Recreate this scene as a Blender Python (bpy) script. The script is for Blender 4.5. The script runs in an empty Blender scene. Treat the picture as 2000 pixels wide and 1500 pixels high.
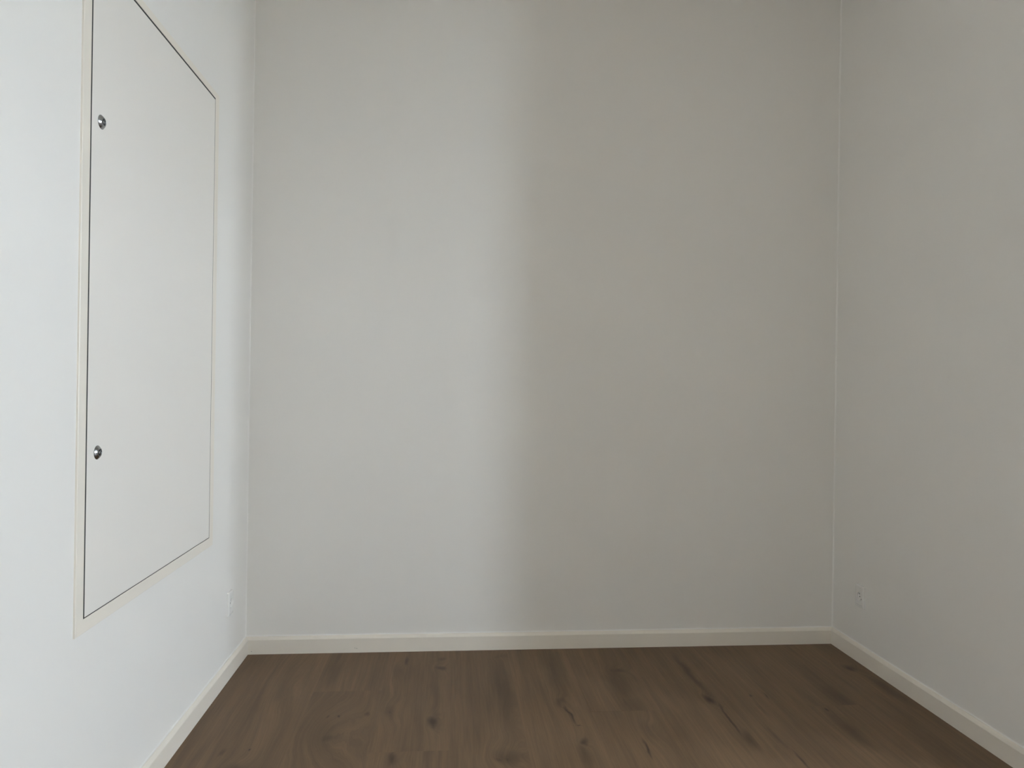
import bpy, bmesh, math, random
from mathutils import Vector, Matrix

sc = bpy.context.scene
col = sc.collection
random.seed(7)

# ------------------------------------------------------------------ dimensions (metres)
XL, XR, YB = -0.8141, 1.7051, 3.0        # left wall, right wall, back wall planes
CEIL = 2.86
YE = 1.80                                # where the right wall ends (just outside the frame)
XW, YR = 4.50, -2.60                     # window wall and rear wall of the wider part of the room
WINS = [(-0.92, -0.30), (0.42, 0.79)]    # y ranges of the windows; the second is added to brighten the left wall
WZ0, WZ1 = 1.00, 2.45                    # its sill and head
WT = 0.14                                # wall thickness

# ------------------------------------------------------------------ camera
F_PX, YAW, PITCH, ROLL, CAM_H = 1387.87, 0.0891, 0.0005, 0.0147, 1.1197
fwd = Vector((math.sin(YAW) * math.cos(PITCH), math.cos(YAW) * math.cos(PITCH), math.sin(PITCH)))
r0 = Vector((math.cos(YAW), -math.sin(YAW), 0))
u0 = r0.cross(fwd)
rgt = r0 * math.cos(ROLL) + u0 * math.sin(ROLL)
upv = -r0 * math.sin(ROLL) + u0 * math.cos(ROLL)
cam_d = bpy.data.cameras.new('camera')
cam_d.sensor_fit = 'HORIZONTAL'
cam_d.sensor_width = 36.0
cam_d.lens = F_PX / 2000.0 * 36.0
cam_d.clip_start = 0.02
cam = bpy.data.objects.new('camera', cam_d)
m = Matrix.Identity(4)
for i in range(3):
    m[i][0], m[i][1], m[i][2] = rgt[i], upv[i], -fwd[i]
m[2][3] = CAM_H
cam.matrix_world = m
col.objects.link(cam)
sc.camera = cam

# ------------------------------------------------------------------ sky, window portal, exposure
world = bpy.data.worlds.new('overcast_sky')
sc.world = world
world.use_nodes = True
bg = world.node_tree.nodes['Background']
bg.inputs['Color'].default_value = (0.80, 0.90, 1.06, 1)
bg.inputs['Strength'].default_value = 10.0

for wy0, wy1 in WINS:
    por_d = bpy.data.lights.new('window_daylight_portal', 'AREA')
    por_d.shape = 'RECTANGLE'
    por_d.size = wy1 - wy0
    por_d.size_y = WZ1 - WZ0
    por_d.cycles.is_portal = True
    por = bpy.data.objects.new('window_daylight_portal', por_d)
    por.location = (XW + 0.16, (wy0 + wy1) / 2, (WZ0 + WZ1) / 2)
    por.rotation_euler = (math.radians(90), 0, math.radians(90))
    col.objects.link(por)

vs = sc.view_settings
vs.view_transform = 'Standard'
vs.look = 'None'
vs.gamma = 1.0
vs.exposure = 2.95
vs.use_curve_mapping = False
sc.cycles.max_bounces = 8
sc.cycles.diffuse_bounces = 6
sc.cycles.adaptive_threshold = 0.02
sc.cycles.glossy_bounces = 3

# ------------------------------------------------------------------ helpers
def link(name, me, mat, parent=None, loc=None):
    o = bpy.data.objects.new(name, me)
    col.objects.link(o)
    if mat and not me.materials:
        me.materials.append(mat)
    if parent:
        o.parent = parent
    if loc:
        o.location = loc
    return o

def obj(name, bm, mat, parent=None, smooth=False, loc=None):
    bmesh.ops.recalc_face_normals(bm, faces=bm.faces)
    me = bpy.data.meshes.new(name)
    bm.to_mesh(me)
    bm.free()
    if smooth:
        for p in me.polygons:
            p.use_smooth = True
    return link(name, me, mat, parent, loc)

def add_box(bm, lo, hi, bevel=0.0, seg=1):
    lo, hi = Vector(lo), Vector(hi)
    r = bmesh.ops.create_cube(bm, size=1.0)
    vs_ = r['verts']
    c, s = (lo + hi) / 2, hi - lo
    for v in vs_:
        v.co = Vector((v.co.x * s.x, v.co.y * s.y, v.co.z * s.z)) + c
    if bevel > 0:
        es = list({e for v in vs_ for e in v.link_edges})
        bmesh.ops.bevel(bm, geom=es, offset=bevel, segments=seg, affect='EDGES', profile=0.5)

def boxes(name, mat, parts, parent=None):
    bm = bmesh.new()
    for lo, hi in parts:
        add_box(bm, lo, hi)
    return obj(name, bm, mat, parent)

def structure(o, label=None):
    o['kind'] = 'structure'
    if label:
        o['label'] = label
    return o

def thing(name, label, cat, loc, group=None):
    o = bpy.data.objects.new(name, None)
    o.empty_display_size = 0.05
    col.objects.link(o)
    o.location = loc
    o['label'] = label
    o['category'] = cat
    if group:
        o['group'] = group
    return o

# ------------------------------------------------------------------ materials
def new_mat(name):
    mt = bpy.data.materials.new(name)
    mt.use_nodes = True
    nt = mt.node_tree
    return mt, nt, nt.nodes['Principled BSDF']

def N(nt, t, **kw):
    n = nt.nodes.new(t)
    for k, v in kw.items():
        setattr(n, k, v)
    return n

def paint(name, rgb, rough, bump_scale, bump, mottling=0.0):
    mt, nt, b = new_mat(name)
    b.inputs['Base Color'].default_value = (*rgb, 1)
    b.inputs['Roughness'].default_value = rough
    b.inputs['Specular IOR Level'].default_value = 0.35
    geo = N(nt, 'ShaderNodeNewGeometry')
    if bump:
        no = N(nt, 'ShaderNodeTexNoise')
        no.inputs['Scale'].default_value = bump_scale
        no.inputs['Detail'].default_value = 3
        nt.links.new(geo.outputs['Position'], no.inputs['Vector'])
        bp = N(nt, 'ShaderNodeBump')
        bp.inputs['Strength'].default_value = bump
        bp.inputs['Distance'].default_value = 0.001
        nt.links.new(no.outputs['Fac'], bp.inputs['Height'])
        nt.links.new(bp.outputs['Normal'], b.inputs['Normal'])
    if mottling:
        n2 = N(nt, 'ShaderNodeTexNoise')
        n2.inputs['Scale'].default_value = 1.7
        n2.inputs['Detail'].default_value = 2
        nt.links.new(geo.outputs['Position'], n2.inputs['Vector'])
        mx = N(nt, 'ShaderNodeMix', data_type='RGBA')
        mx.inputs[6].default_value = (*[c * (1 - mottling) for c in rgb], 1)
        mx.inputs[7].default_value = (*[min(1, c * (1 + mottling)) for c in rgb], 1)
        nt.links.new(n2.outputs['Fac'], mx.inputs[0])
        nt.links.new(mx.outputs[2], b.inputs['Base Color'])
    return mt

M_WALL = paint('matt_white_wall_paint', (0.862, 0.830, 0.778), 0.75, 0, 0, 0.008)
M_CEIL = paint('matt_white_ceiling_paint', (0.86, 0.835, 0.80), 0.8, 0, 0)
M_TRIM = paint('satin_off_white_trim_paint', (0.855, 0.790, 0.690), 0.38, 90, 0.03)
M_LEAF = paint('smooth_off_white_door_lacquer', (0.855, 0.810, 0.745), 0.42, 300, 0.04)
M_CAULK = paint('white_acrylic_caulk', (0.88, 0.85, 0.80), 0.5, 60, 0.05)
M_PLASTIC = paint('glossy_white_plastic', (0.865, 0.835, 0.79), 0.22, 50, 0.0)
M_HOLE = paint('dark_socket_contact_hole', (0.05, 0.05, 0.05), 0.6, 50, 0.0)
M_GAP_STRIP = paint('dark_grey_gap_strip', (0.055, 0.053, 0.048), 0.7, 50, 0.0)
M_INSIDE = paint('dim_cabinet_lining', (0.30, 0.30, 0.28), 0.8, 50, 0.0)
M_SUB = paint('grey_underlay', (0.10, 0.09, 0.08), 0.9, 50, 0.0)
M_MARK = paint('filled_nail_mark', (0.42, 0.40, 0.34), 0.7, 50, 0.0)
M_GROUND = paint('pale_outdoor_paving', (0.30, 0.30, 0.29), 0.9, 8, 0.2)

M_CHROME, nt, b = new_mat('polished_chrome')
b.inputs['Base Color'].default_value = (0.44, 0.455, 0.47, 1)
b.inputs['Metallic'].default_value = 1.0
b.inputs['Roughness'].default_value = 0.17
M_STEEL, nt, b = new_mat('dark_steel_lock_core')
b.inputs['Base Color'].default_value = (0.06, 0.065, 0.075, 1)
b.inputs['Metallic'].default_value = 1.0
b.inputs['Roughness'].default_value = 0.3

M_GLASS, nt, b = new_mat('clear_window_glass')
nt.nodes.remove(b)
tr = N(nt, 'ShaderNodeBsdfTransparent')
tr.inputs['Color'].default_value = (0.95, 0.97, 0.96, 1)
gl = N(nt, 'ShaderNodeBsdfGlossy')
gl.inputs['Roughness'].default_value = 0.02
mxs = N(nt, 'ShaderNodeMixShader')
mxs.inputs[0].default_value = 0.06
nt.links.new(tr.outputs[0], mxs.inputs[1])
nt.links.new(gl.outputs[0], mxs.inputs[2])
nt.links.new(mxs.outputs[0], nt.nodes['Material Output'].inputs['Surface'])

# oak plank: knots and cracks are part of the wood print: centre x, y, half width, half length, angle, darkness, grain bend
KNOTS = [
    (-0.373, 2.30, 0.075, 0.150, 0.10, 0.16, 0.110),
    (-0.366, 2.285, 0.026, 0.040, 0.0, 0.38, 0.0),
    (-0.385, 2.415, 0.007, 0.016, -0.3, 0.55, 0.0),
    (-0.345, 2.42, 0.006, 0.010, 0.0, 0.75, 0.0),
    (-0.183, 2.444, 0.030, 0.065, 0.0, 0.30, 0.028),
    (-0.183, 2.440, 0.010, 0.022, 0.0, 0.50, 0.0),
    (-0.258, 2.426, 0.010, 0.026, 0.0, 0.45, 0.0),
    (-0.036, 2.365, 0.018, 0.060, 0.0, 0.75, 0.030),
    (-0.030, 2.52, 0.022, 0.300, 0.02, 0.35, 0.0),
    (-0.012, 2.806, 0.030, 0.030, 0.0, 0.55, 0.02),
    (-0.010, 2.900, 0.025, 0.022, 0.0, 0.30, 0.0),
    (-0.045, 2.17, 0.018, 0.20, 0.0, 0.22, 0.0),
    (-0.150, 2.885, 0.009, 0.060, 0.0, 0.60, 0.0),
    (-0.190, 2.78, 0.020, 0.110, 0.0, 0.20, 0.02),
    (0.194, 2.130, 0.055, 0.060, 0.0, 0.45, 0.050),
    (0.194, 2.125, 0.016, 0.022, 0.0, 0.60, 0.0),
    (0.165, 2.112, 0.020, 0.022, 0.0, 0.45, 0.0),
    (0.215, 2.56, 0.050, 0.420, 0.0, 0.38, 0.0),
    (0.219, 2.360, 0.024, 0.120, 0.0, 0.05, 0.035),
    (0.225, 2.915, 0.030, 0.030, 0.0, 0.22, 0.015),
    (0.425, 2.74, 0.055, 0.330, 0.0, 0.36, 0.020),
    (0.410, 2.486, 0.026, 0.045, 0.0, 0.40, 0.020),
    (0.425, 2.385, 0.006, 0.100, 0.13, 0.75, 0.0),
    (0.445, 2.302, 0.016, 0.006, 0.0, 0.60, 0.0),
    (0.441, 2.205, 0.018, 0.030, 0.0, 0.60, 0.020),
    (0.430, 2.120, 0.024, 0.120, 0.0, 0.40, 0.0),
    (0.680, 2.745, 0.040, 0.035, 0.0, 0.45, 0.030),
    (0.650, 2.600, 0.060, 0.210, 0.0, 0.38, 0.020),
    (0.640, 2.470, 0.018, 0.070, 0.0, 0.40, 0.0),
    (0.628, 2.150, 0.007, 0.075, -0.02, 0.80, 0.0),
    (0.660, 2.260, 0.030, 0.100, 0.0, 0.20, 0.030),
    (0.955, 2.70, 0.020, 0.300, 0.03, 0.55, 0.0),
    (0.950, 2.475, 0.018, 0.050, 0.10, 0.75, 0.025),
    (0.962, 2.330, 0.007, 0.170, -0.05, 0.70, 0.0),
    (0.975, 2.190, 0.030, 0.085, 0.0, 0.45, 0.0),
    (1.113, 2.487, 0.009, 0.018, 0.0, 0.60, 0.0),
    (1.112, 2.40, 0.012, 0.090, 0.0, 0.25, 0.0),
    (1.170, 2.490, 0.006, 0.030, 0.0, 0.50, 0.0),
    (1.335, 2.366, 0.010, 0.020, 0.0, 0.75, 0.0),
    (1.330, 2.230, 0.040, 0.170, 0.0, 0.40, 0.020),
    (1.078, 2.050, 0.008, 0.065, 0.0, 0.80, 0.0),
    (1.060, 2.180, 0.012, 0.120, 0.0, 0.35, 0.0),
    (1.620, 2.720, 0.028, 0.045, 0.0, 0.65, 0.030),
    (1.650, 2.540, 0.032, 0.190, 0.0, 0.42, 0.0),
    (1.430, 2.68, 0.05, 0.28, 0.0, 0.22, 0.0),
    (1.560, 2.15, 0.04, 0.25, 0.0, 0.18, 0.0),
    (-0.599, 2.110, 0.040, 0.045, 0.0, 0.45, 0.030),
    (-0.585, 2.218, 0.006, 0.010, 0.0, 0.85, 0.0),
    (-0.660, 2.215, 0.010, 0.030, -0.2, 0.40, 0.0),
    (-0.590, 2.68, 0.045, 0.22, 0.0, 0.16, 0.045),
    (-0.640, 2.44, 0.030, 0.24, 0.0, 0.12, 0.0),
    (-0.420, 2.78, 0.040, 0.22, 0.0, 0.22, 0.020),
    (0.740, 2.08, 0.05, 0.3, 0.0, 0.10, 0.0),
    (1.22, 2.72, 0.06, 0.3, 0.0, 0.14, 0.0),
    (1.428, 2.470, 0.055, 0.200, 0.0, 0.34, 0.0),
    (0.660, 2.450, 0.070, 0.120, 0.0, 0.30, 0.0),
    (-0.152, 2.135, 0.026, 0.055, 0.0, 0.55, 0.025),
]

def oak(knots):
    mt, nt, b = new_mat('greige_oak_laminate')
    L = nt.links.new
    geo = N(nt, 'ShaderNodeNewGeometry')
    info = N(nt, 'ShaderNodeObjectInfo')
    pos = geo.outputs['Position']
    # wobble so that knots are not perfect ellipses
    wn = N(nt, 'ShaderNodeTexNoise')
    wn.inputs['Scale'].default_value = 22
    wn.inputs['Detail'].default_value = 3
    wmap = N(nt, 'ShaderNodeVectorMath', operation='MULTIPLY')
    wmap.inputs[1].default_value = (1.0, 0.35, 1)
    L(pos, wmap.inputs[0])
    L(wmap.outputs[0], wn.inputs['Vector'])
    wc = N(nt, 'ShaderNodeVectorMath', operation='SUBTRACT')
    wc.inputs[1].default_value = (0.5, 0.5, 0.5)
    L(wn.outputs['Color'], wc.inputs[0])
    ws = N(nt, 'ShaderNodeVectorMath', operation='MULTIPLY')
    ws.inputs[1].default_value = (0.034, 0.075, 0.0)
    L(wc.outputs[0], ws.inputs[0])
    wp = N(nt, 'ShaderNodeVectorMath', operation='ADD')
    L(pos, wp.inputs[0])
    L(ws.outputs[0], wp.inputs[1])
    dark, bend = None, None
    for (kx, ky, a, c, ang, s, g) in knots:
        mp = N(nt, 'ShaderNodeMapping', vector_type='TEXTURE')
        mp.inputs['Location'].default_value = (kx, ky, 0)
        mp.inputs['Rotation'].default_value = (0, 0, ang)
        mp.inputs['Scale'].default_value = (a, c, 1000)
        L(wp.outputs[0], mp.inputs['Vector'])
        ln = N(nt, 'ShaderNodeVectorMath', operation='LENGTH')
        L(mp.outputs[0], ln.inputs[0])
        mr = N(nt, 'ShaderNodeMapRange', interpolation_type='SMOOTHSTEP')
        mr.inputs['From Min'].default_value = 1.15
        mr.inputs['From Max'].default_value = 0.0
        mr.inputs['To Min'].default_value = 0.0
        mr.inputs['To Max'].default_value = min(0.9, s * 1.2)
        L(ln.outputs['Value'], mr.inputs['Value'])
        if dark is None:
            dark = mr.outputs[0]
        else:
            mxn = N(nt, 'ShaderNodeMath', operation='MAXIMUM')
            L(dark, mxn.inputs[0])
            L(mr.outputs[0], mxn.inputs[1])
            dark = mxn.outputs[0]
        if g:
            mg = N(nt, 'ShaderNodeMapRange', interpolation_type='SMOOTHSTEP')
            mg.inputs['From Min'].default_value = 2.2
            mg.inputs['From Max'].default_value = 0.0
            mg.inputs['To Min'].default_value = 0.0
            mg.inputs['To Max'].default_value = g
            L(ln.outputs['Value'], mg.inputs['Value'])
            if bend is None:
                bend = mg.outputs[0]
            else:
                ad = N(nt, 'ShaderNodeMath', operation='ADD')
                L(bend, ad.inputs[0])
                L(mg.outputs[0], ad.inputs[1])
                bend = ad.outputs[0]
    # grain coordinate: across the plank, bent round the knots, shifted per plank
    sep = N(nt, 'ShaderNodeSeparateXYZ')
    L(pos, sep.inputs[0])
    gx = N(nt, 'ShaderNodeMath', operation='ADD')
    L(sep.outputs['X'], gx.inputs[0])
    if bend is not None:
        L(bend, gx.inputs[1])
    else:
        gx.inputs[1].default_value = 0.0
    rz = N(nt, 'ShaderNodeMath', operation='MULTIPLY')
    rz.inputs[1].default_value = 37.0
    L(info.outputs['Random'], rz.inputs[0])
    cmb = N(nt, 'ShaderNodeCombineXYZ')
    L(gx.outputs[0], cmb.inputs['X'])
    L(sep.outputs['Y'], cmb.inputs['Y'])
    L(rz.outputs[0], cmb.inputs['Z'])

    def noise(sx, sy, detail, dist, rough=0.55):
        sv = N(nt, 'ShaderNodeVectorMath', operation='MULTIPLY')
        sv.inputs[1].default_value = (sx, sy, 1)
        L(cmb.outputs[0], sv.inputs[0])
        nn = N(nt, 'ShaderNodeTexNoise')
        nn.inputs['Scale'].default_value = 1
        nn.inputs['Detail'].default_value = detail
        nn.inputs['Roughness'].default_value = rough
        nn.inputs['Distortion'].default_value = dist
        L(sv.outputs[0], nn.inputs['Vector'])
        return nn.outputs['Fac']
    broad = noise(9, 1.3, 2, 0.4)
    mid = noise(55, 2.2, 3, 0.6)
    fine = noise(330, 7.0, 2, 0.2)
    pore = noise(520, 28.0, 2, 0.0, 0.7)

    def rng(v, a, c, lo, hi):
        r = N(nt, 'ShaderNodeMapRange')
        r.inputs['From Min'].default_value = a
        r.inputs['From Max'].default_value = c
        r.inputs['To Min'].default_value = lo
        r.inputs['To Max'].default_value = hi
        L(v, r.inputs['Value'])
        return r.outputs[0]

    def mul(a, c):
        q = N(nt, 'ShaderNodeMath', operation='MULTIPLY')
        L(a, q.inputs[0])
        L(c, q.inputs[1])
        return q.outputs[0]
    val = mul(mul(rng(broad, 0.3, 0.7, 0.86, 1.10), rng(mid, 0.3, 0.7, 0.84, 1.11)),
              mul(rng(fine, 0.3, 0.7, 0.91, 1.08), rng(pore, 0.32, 0.5, 0.95, 1.0)))
    val = mul(val, rng(info.outputs['Random'], 0, 1, 0.96, 1.04))
    base = N(nt, 'ShaderNodeMix', data_type='RGBA')
    base.inputs[6].default_value = (0.178, 0.108, 0.056, 1)
    base.inputs[7].default_value = (0.182, 0.114, 0.061, 1)
    L(broad, base.inputs[0])
    fin = N(nt, 'ShaderNodeVectorMath', operation='SCALE')
    L(base.outputs[2], fin.inputs[0])
    L(val, fin.inputs['Scale'])
    out = fin.outputs[0]
    if dark is not None:
        kn = N(nt, 'ShaderNodeMix', data_type='RGBA')
        kn.inputs[7].default_value = (0.030, 0.0165, 0.0085, 1)
        L(dark, kn.inputs[0])
        L(out, kn.inputs[6])
        out = kn.outputs[2]
    L(out, b.inputs['Base Color'])
    b.inputs['Roughness'].default_value = 0.52
    b.inputs['Specular IOR Level'].default_value = 0.4
    bp = N(nt, 'ShaderNodeBump')
    bp.inputs['Strength'].default_value = 0.12
    bp.inputs['Distance'].default_value = 0.0006
    L(pore, bp.inputs['Height'])
    L(bp.outputs['Normal'], b.inputs['Normal'])
    return mt

M_OAK = oak([])                          # planks out of view carry no singled-out knots

# ------------------------------------------------------------------ room shell
HY0, HY1, HZ0, HZ1 = 1.655, 2.541, 0.560, 2.093      # hole in the left wall for the access panel
structure(boxes('wall_left', M_WALL, [
    ((XL - WT, YR - WT, -0.02), (XL, HY0, CEIL)),
    ((XL - WT, HY1, -0.02), (XL, YB + WT, CEIL)),
    ((XL - WT, HY0, -0.02), (XL, HY1, HZ0)),
    ((XL - WT, HY0, HZ1), (XL, HY1, CEIL))]), 'white painted left wall with the built-in access panel')
structure(boxes('wall_back', M_WALL, [((XL, YB, -0.02), (XR, YB + WT, CEIL))]), 'plain white painted wall facing the camera')
structure(boxes('wall_right', M_WALL, [((XR, YE, -0.02), (XR + WT, YB + WT, CEIL))]), 'white painted right wall in shade')
structure(boxes('wall_return', M_WALL, [((XR + WT, YE, -0.02), (XW, YE + WT, CEIL))]))
structure(boxes('wall_rear', M_WALL, [((XL, YR - WT, -0.02), (XW + 0.3, YR, CEIL))]))
XO = XW + 0.24
ww, yy = [], YR
for wy0, wy1 in WINS:
    ww += [((XW, yy, -0.02), (XO, wy0, CEIL)), ((XW, wy0, -0.02), (XO, wy1, WZ0)), ((XW, wy0, WZ1), (XO, wy1, CEIL))]
    yy = wy1
ww.append(((XW, yy, -0.02), (XO, YE + WT, CEIL)))
structure(boxes('wall_window', M_WALL, ww))
structure(boxes('ceiling', M_CEIL, [
    ((XL - WT, YR - WT, CEIL), (XR + WT, YB + WT, CEIL + 0.1)),
    ((XR + WT, YR - WT, CEIL), (XO, YE + WT, CEIL + 0.1))]))

# windows (out of the frame, the second added for its light): frame, pane, sill
for i, (wy0, wy1) in enumerate(WINS):
    win = structure(boxes('window_%d' % (i + 1), M_TRIM, [
        ((XW + 0.13, wy0, WZ0), (XW + 0.20, wy0 + 0.05, WZ1)),
        ((XW + 0.13, wy1 - 0.05, WZ0), (XW + 0.20, wy1, WZ1)),
        ((XW + 0.13, wy0 + 0.05, WZ0), (XW + 0.20, wy1 - 0.05, WZ0 + 0.05)),
        ((XW + 0.13, wy0 + 0.05, WZ1 - 0.05), (XW + 0.20, wy1 - 0.05, WZ1))]))
    boxes('window_pane', M_GLASS, [((XW + 0.163, wy0 + 0.05, WZ0 + 0.05), (XW + 0.167, wy1 - 0.05, WZ1 - 0.05))], win)

# ground outside, a storey below
g = structure(boxes('ground', M_GROUND, [((XO + 0.01, -40, -3.3), (XO + 60, 40, -3.2))]))

# ------------------------------------------------------------------ floor: subfloor and single planks
PW, PL, GAP, PT = 0.2430, 1.383, 0.0002, 0.008
floor = structure(boxes('floor', M_SUB, [
    ((XL - 0.005, YR - 0.005, -0.05), (XR + 0.005, YB + 0.005, -PT)),
    ((XR + 0.005, YR - 0.005, -0.05), (XW + 0.005, YE + 0.005, -PT))]), 'floor of wide greige oak laminate planks')
JOINT = {-1: 1.75, 0: 1.80, 1: 2.615, 2: 2.177, 3: 1.72, 4: 1.90, 5: 2.404, 6: 1.68, 7: 1.95, 8: 2.404, 9: 1.85}   # end joints
cache = {}

def plank_mesh(w, l, mat):
    key = (round(w, 4), round(l, 4), mat.name)
    if key not in cache:
        bm = bmesh.new()
        b_, h = 0.0001, PT
        x, y = w / 2, l / 2
        lo = [bm.verts.new(p) for p in ((-x, -y, -h), (x, -y, -h), (x, y, -h), (-x, y, -h))]
        md = [bm.verts.new(p) for p in ((-x, -y, -b_), (x, -y, -b_), (x, y, -b_), (-x, y, -b_))]
        up = [bm.verts.new(p) for p in ((-x + b_, -y + b_, 0), (x - b_, -y + b_, 0), (x - b_, y - b_, 0), (-x + b_, y - b_, 0))]
        bm.faces.new(up)
        bm.faces.new(lo[::-1])
        for i in range(4):
            j = (i + 1) % 4
            bm.faces.new((lo[i], lo[j], md[j], md[i]))
            bm.faces.new((md[i], md[j], up[j], up[i]))
        bmesh.ops.recalc_face_normals(bm, faces=bm.faces)
        me = bpy.data.meshes.new('plank')
        bm.to_mesh(me)
        bm.free()
        me.materials.append(mat)
        cache[key] = me
    return cache[key]

xs0 = 1.475 - 9 * PW                   # left edge of row 0; a seam lies at x = 1.475
for row in range(-1, 24):
    xa, xb = xs0 + row * PW, xs0 + (row + 1) * PW
    xa2, xb2 = max(xa, XL), min(xb, XW)
    if xb2 - xa2 < 0.02:
        continue
    ymax = YB if xb2 <= XR + 0.03 else YE
    if xb2 > XR and xa2 < XR and xb2 <= XR + 0.03:
        xb2 = XR
    j = JOINT.get(row, 1.2 + (row * 0.47) % 1.4)
    ys = [j + k * PL for k in range(-6, 4)]
    cuts = [YR] + [y for y in ys if YR + 0.05 < y < ymax - 0.05] + [ymax]
    for ya, yb in zip(cuts, cuts[1:]):
        own = [k for k in KNOTS if xa2 <= k[0] < xb2 and ya <= k[1] < yb]
        mat = oak(own) if own else M_OAK
        me = plank_mesh(xb2 - xa2 - GAP, yb - ya - GAP, mat)
        link('plank', me, mat, floor, ((xa2 + xb2) / 2, (ya + yb) / 2, 0))

# ------------------------------------------------------------------ baseboards (mitred profile extrusions)
BT = 0.014
PROF = [(0.0, 0.0), (BT, 0.0), (BT, 0.0575), (BT - 0.0006, 0.0592), (BT - 0.0020, 0.0612), (BT - 0.0055, 0.0660),
        (BT - 0.0085, 0.0688), (BT - 0.011, 0.0700), (0.0, 0.0700)]

def baseboard(name, p0, p1, nrm, mit0, mit1, label=None):
    p0, p1, nrm = Vector(p0), Vector(p1), Vector(nrm)
    d = (p1 - p0).normalized()
    bm = bmesh.new()
    A = [bm.verts.new(p0 + nrm * t + d * (t * mit0) + Vector((0, 0, z))) for t, z in PROF]
    B = [bm.verts.new(p1 + nrm * t - d * (t * mit1) + Vector((0, 0, z))) for t, z in PROF]
    n = len(PROF)
    for i in range(n):
        k = (i + 1) % n
        bm.faces.new((A[i], A[k], B[k], B[i]))
    bm.faces.new(A)
    bm.faces.new(B[::-1])
    return structure(obj(name, bm, M_TRIM), label)

bb_left = baseboard('baseboard_left', (XL, YR, 0), (XL, YB, 0), (1, 0, 0), 1, 1, 'off-white painted baseboard along the left wall')
bb_back = baseboard('baseboard_back', (XL, YB, 0), (XR, YB, 0), (0, -1, 0), 1, 1, 'off-white painted baseboard along the back wall')
bb_right = baseboard('baseboard_right', (XR, YE, 0), (XR, YB, 0), (-1, 0, 0), -1, 1, 'off-white painted baseboard along the right wall')
baseboard('baseboard_return', (XR, YE, 0), (XW, YE, 0), (0, -1, 0), -1, 1)
baseboard('baseboard_rear', (XL, YR, 0), (XW, YR, 0), (0, 1, 0), 1, 1)
baseboard('baseboard_window', (XW, YR, 0), (XW, YE, 0), (-1, 0, 0), 1, 1)

# nail marks in the back baseboard
for (x, z, r) in ((-0.370, 0.0190, 0.0016), (-0.3655, 0.0180, 0.0012), (-0.3615, 0.0172, 0.0018), (-0.786, 0.0125, 0.0020)):
    bm = bmesh.new()
    bmesh.ops.create_cone(bm, cap_ends=True, segments=10, radius1=r, radius2=r * 0.7, depth=0.0004)
    bmesh.ops.rotate(bm, verts=bm.verts, cent=(0, 0, 0), matrix=Matrix.Rotation(math.radians(90), 3, 'X'))
    bmesh.ops.translate(bm, verts=bm.verts, vec=(x, YB - BT - 0.0001, z))
    obj('nail_mark', bm, M_MARK, bb_back)

# ------------------------------------------------------------------ caulk fillets: room corners and along the baseboard tops
def fillet(name, c0, c1, a, b_, r=0.005):
    """concave bead in the corner line c0-c1 between directions a and b_"""
    c0, c1, a, b_ = Vector(c0), Vector(c1), Vector(a), Vector(b_)
    bm = bmesh.new()
    rows = []
    for c in (c0, c1):
        pts = [c]
        for k in range(6):
            t = k / 5 * math.pi / 2
            pts.append(c + a * (r * (1 - math.sin(t))) + b_ * (r * (1 - math.cos(t))))
        rows.append([bm.verts.new(p) for p in pts])
    n = len(rows[0])
    for i in range(n):
        k = (i + 1) % n
        bm.faces.new((rows[0][i], rows[0][k], rows[1][k], rows[1][i]))
    bm.faces.new(rows[0])
    bm.faces.new(rows[1][::-1])
    return structure(obj(name, bm, M_CAULK))

fillet('trim_1', (XL, YB, 0.07), (XL, YB, CEIL), (1, 0, 0), (0, -1, 0), 0.004)
fillet('trim_2', (XR, YB, 0.07), (XR, YB, CEIL), (-1, 0, 0), (0, -1, 0), 0.006)
fillet('trim_3', (XL, YB, 0.07), (XR, YB, 0.07), (0, -1, 0), (0, 0, 1), 0.004)
fillet('trim_4', (XL, YR, 0.07), (XL, YB, 0.07), (1, 0, 0), (0, 0, 1), 0.004)
fillet('trim_5', (XR, YE, 0.07), (XR, YB, 0.07), (-1, 0, 0), (0, 0, 1), 0.004)

# ------------------------------------------------------------------ access panel in the left wall
PO = (1.6405, 2.5560, 0.5455, 2.1085)     # outer edge of the frame: y0 y1 z0 z1
PI = (1.6750, 2.5192, 0.5775, 2.0860)     # inner edge of the frame
PD = (1.6810, 2.5160, 0.5797, 2.0805)     # door leaf
PR = 0.005                                # how far the frame stands proud
hatch = thing('access_panel', 'tall off-white access panel with two round chrome locks set in the left wall', 'access panel',
              (XL, (PO[0] + PO[1]) / 2, PO[2]))
HO = Vector(hatch.location)

def rel(p):
    return Vector(p) - HO

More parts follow.
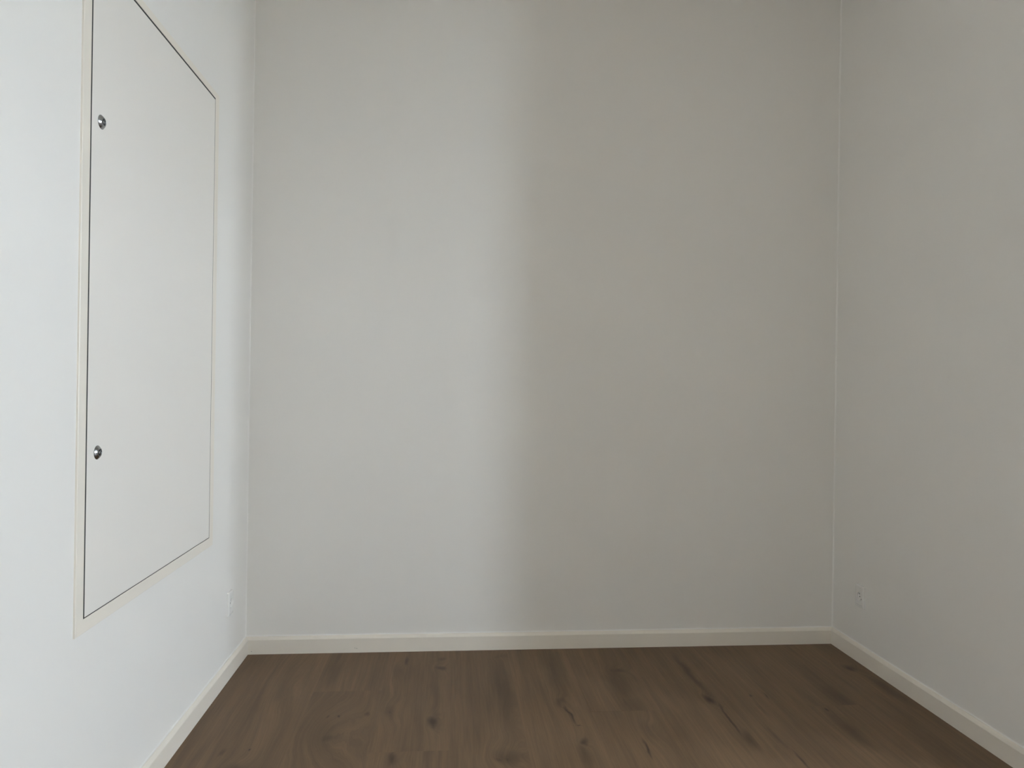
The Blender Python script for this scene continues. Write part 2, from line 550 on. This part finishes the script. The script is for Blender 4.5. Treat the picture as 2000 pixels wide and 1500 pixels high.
def frame_rail(which):
    """one mitred rail: outer/inner corner pair, proud face with a small eased edge, jamb running into the wall"""
    y0, y1, z0, z1 = PO
    a0, a1, b0, b1 = PI
    O = [(y0, z0), (y1, z0), (y1, z1), (y0, z1)]
    I = [(a0, b0), (a1, b0), (a1, b1), (a0, b1)]
    i, j = which, (which + 1) % 4
    e = 0.0012

    def lerp(p, q, t):
        return (p[0] + (q[0] - p[0]) * t, p[1] + (q[1] - p[1]) * t)
    bm = bmesh.new()
    rings = []
    for k in (i, j):
        ot, it_ = O[k], I[k]
        f = e / 0.03
        o1, i1 = lerp(ot, it_, f), lerp(it_, ot, f)
        hid = lerp(it_, ot, 0.42)
        ring = [(XL, *ot), (XL + PR - e, *ot), (XL + PR, *o1), (XL + PR, *i1), (XL + PR - e, *it_),
                (XL - 0.055, *it_), (XL - 0.055, *hid), (XL, *hid)]
        rings.append([bm.verts.new(rel(p)) for p in ring])
    n = len(rings[0])
    for q in range(n):
        w = (q + 1) % n
        bm.faces.new((rings[0][q], rings[0][w], rings[1][w], rings[1][q]))
    bm.faces.new(rings[0])
    bm.faces.new(rings[1][::-1])
    return obj('frame_rail', bm, M_TRIM, hatch)

for k in range(4):
    frame_rail(k)
bm = bmesh.new()
add_box(bm, rel((XL + PR - 0.0195, PD[0], PD[2])), rel((XL + PR - 0.0005, PD[1], PD[3])), 0.0009, 2)
obj('door_leaf', bm, M_LEAF, hatch)
bm = bmesh.new()
gx0, gx1, e_ = XL - 0.012, XL + PR - 0.0008, 0.0003
for lo, hi in (((gx0, PI[0] + e_, PI[2] + e_), (gx1, PD[0] - e_, PI[3] - e_)), ((gx0, PD[1] + e_, PI[2] + e_), (gx1, PI[1] - e_, PI[3] - e_)),
               ((gx0, PD[0] - e_, PI[2] + e_), (gx1, PD[1] + e_, PD[2] - e_)), ((gx0, PD[0] - e_, PD[3] + e_), (gx1, PD[1] + e_, PI[3] - e_))):
    add_box(bm, rel(lo), rel(hi))
gk = obj('gap_strip', bm, M_GAP_STRIP, hatch)  # dark strip added to fill and darken the gap
gk['label'] = 'dark grey strip in the gap around the door leaf'
bm = bmesh.new()
add_box(bm, rel((XL - 0.128, 1.650, 0.556)), rel((XL - 0.118, 2.546, 2.098)))
obj('back_panel', bm, M_INSIDE, hatch)

def lathe(prof, seg=48):
    """profile (radius, height) spun about +X"""
    bm = bmesh.new()
    rings = []
    for r, h in prof:
        if r < 1e-6:
            rings.append([bm.verts.new((h, 0, 0))])
        else:
            rings.append([bm.verts.new((h, r * math.cos(2 * math.pi * k / seg), r * math.sin(2 * math.pi * k / seg))) for k in range(seg)])
    for A, B in zip(rings, rings[1:]):
        for k in range(seg):
            w = (k + 1) % seg
            if len(A) == 1:
                bm.faces.new((A[0], B[k], B[w]))
            elif len(B) == 1:
                bm.faces.new((A[k], B[0], A[w]))
            else:
                bm.faces.new((A[k], B[k], B[w], A[w]))
    return bm

DOME = [(0.0166, 0.0), (0.0165, 0.0005), (0.0161, 0.0011), (0.0154, 0.0018), (0.0136, 0.0035), (0.0118, 0.0050),
        (0.0102, 0.0061), (0.0093, 0.0065), (0.0086, 0.0066), (0.0080, 0.0063), (0.0077, 0.0056), (0.0076, -0.004), (0.0, -0.004)]
XF = XL + PR - 0.0005
for (y, z) in ((1.7245, 1.7130), (1.7285, 0.9475)):
    lk = obj('lock', lathe(DOME), M_CHROME, hatch, smooth=True, loc=rel((XF, y, z)))
    bmc = lathe([(0.0074, -0.0036), (0.0074, 0.0034), (0.0064, 0.0036), (0.0060, 0.0028), (0.0059, -0.0030), (0.0, -0.0030)])
    obj('lock_barrel', bmc, M_STEEL, lk, smooth=False)
    bms = bmesh.new()
    bmesh.ops.create_cone(bms, cap_ends=True, segments=4, radius1=0.0042, radius2=0.0038, depth=0.0076)
    bmesh.ops.rotate(bms, verts=bms.verts, cent=(0, 0, 0), matrix=Matrix.Rotation(math.radians(90), 3, 'Y'))
    bmesh.ops.translate(bms, verts=bms.verts, vec=(0.0016, 0, 0))
    obj('key_spindle', bms, M_CHROME, lk)

# ------------------------------------------------------------------ wall sockets
def rounded_rect(w, h, r, seg=4):
    pts = []
    for cx, cy, a0 in ((w / 2 - r, h / 2 - r, 0), (-w / 2 + r, h / 2 - r, 90), (-w / 2 + r, -h / 2 + r, 180), (w / 2 - r, -h / 2 + r, 270)):
        for k in range(seg + 1):
            t = math.radians(a0 + 90 * k / seg)
            pts.append((cx + r * math.cos(t), cy + r * math.sin(t)))
    return pts

def loft(bm, loops, cap0=False, cap1=False):
    R = [[bm.verts.new(p) for p in lp] for lp in loops]
    n = len(R[0])
    for A, B in zip(R, R[1:]):
        for k in range(n):
            w = (k + 1) % n
            bm.faces.new((A[k], A[w], B[w], B[k]))
    if cap0:
        bm.faces.new(R[0])
    if cap1:
        bm.faces.new(R[-1][::-1])

def wall_socket(x, y, z, side, label):
    """local axes: +X out of the wall, Y along the wall, Z up; side mirrors it onto the facing wall"""
    s = thing('wall_socket', label, 'wall socket', (x, y, z), 'wall sockets above the baseboards')
    if side < 0:
        s.rotation_euler = (0, 0, math.pi)
    W, H = 0.058, 0.090
    iw, ih = 0.044, 0.068

    def rr(w, h, r, d):
        return [(d, a, c) for a, c in rounded_rect(w, h, r)]
    bm = bmesh.new()
    loft(bm, [rr(W, H, 0.003, 0.0), rr(W, H, 0.003, 0.0055), rr(W - 0.0022, H - 0.0022, 0.003, 0.0078),
              rr(W - 0.006, H - 0.006, 0.003, 0.0088), rr(iw + 0.0012, ih + 0.0012, 0.0015, 0.0092), rr(iw + 0.0006, ih + 0.0006, 0.0015, 0.0080),
              rr(iw + 0.0006, ih + 0.0006, 0.0015, 0.0002)], True, True)
    obj('cover_frame', bm, M_PLASTIC, s)
    # insert with a round well
    bm = bmesh.new()
    n = 20
    outer = rounded_rect(iw, ih, 0.0015, 4)
    ang = [math.atan2(c, a) for a, c in outer]
    RW = 0.0172

    def circ(r, d):
        return [(d, r * math.cos(t), r * math.sin(t)) for t in ang]
    # resample the outline by angle so that the well stays round
    seg = 48

    def rect_at(w, h, t):
        c_, s_ = math.cos(t), math.sin(t)
        k = min((w / 2) / abs(c_) if abs(c_) > 1e-9 else 9, (h / 2) / abs(s_) if abs(s_) > 1e-9 else 9)
        return k * c_, k * s_
    corner = math.atan2(ih, iw)
    T = sorted([2 * math.pi * k / seg for k in range(seg)] + [corner, math.pi - corner, math.pi + corner, 2 * math.pi - corner])

    def lp_rect(w, h, d):
        return [(d, *rect_at(w, h, t)) for t in T]

    def lp_c(r, d):
        return [(d, r * math.cos(t), r * math.sin(t)) for t in T]
    loft(bm, [lp_rect(iw, ih, 0.001), lp_rect(iw, ih, 0.0084), lp_rect(iw - 0.001, ih - 0.001, 0.0089), lp_c(RW + 0.0012, 0.0089), lp_c(RW, 0.0080),
              lp_c(RW - 0.0008, 0.0028)], True, True)
    ins = obj('socket_insert', bm, M_PLASTIC, s)
    # contact holes on the well floor: two round, one half-round earth
    sg = -side                                   # mirror so the earth sits on the corner side of each socket
    for (hy, hz, r) in ((0.0045, -0.0020, 0.0026), (-0.0050, -0.0125, 0.0026)):
        bm = bmesh.new()
        bmesh.ops.create_cone(bm, cap_ends=True, segments=14, radius1=r, radius2=r, depth=0.0006)
        bmesh.ops.rotate(bm, verts=bm.verts, cent=(0, 0, 0), matrix=Matrix.Rotation(math.radians(90), 3, 'Y'))
        bmesh.ops.translate(bm, verts=bm.verts, vec=(0.0029, hy * side, hz))
        obj('contact_hole', bm, M_HOLE, ins)
    bm = bmesh.new()
    pts = [(0.0042 * math.cos(t), 0.0042 * math.sin(t)) for t in [math.pi * k / 10 for k in range(11)]]
    ca, sa = math.cos(math.radians(35)), math.sin(math.radians(35))
    lo_, hi_ = [], []
    for a, c in pts:
        yy, zz = a * ca - c * sa, a * sa + c * ca
        lo_.append(bm.verts.new((0.0026, (0.0085 + yy) * side, 0.0075 + zz)))
        hi_.append(bm.verts.new((0.0032, (0.0085 + yy) * side, 0.0075 + zz)))
    k_ = len(pts)
    for k in range(k_):
        w = (k + 1) % k_
        bm.faces.new((lo_[k], lo_[w], hi_[w], hi_[k]))
    bm.faces.new(lo_[::-1])
    bm.faces.new(hi_)
    obj('earth_hole', bm, M_HOLE, ins)
    return s

wall_socket(XL, 2.770, 0.2775, 1, 'white plastic wall socket low on the left wall below the access panel')
wall_socket(XR, 2.786, 0.2680, -1, 'white plastic wall socket low on the right wall near the far corner')
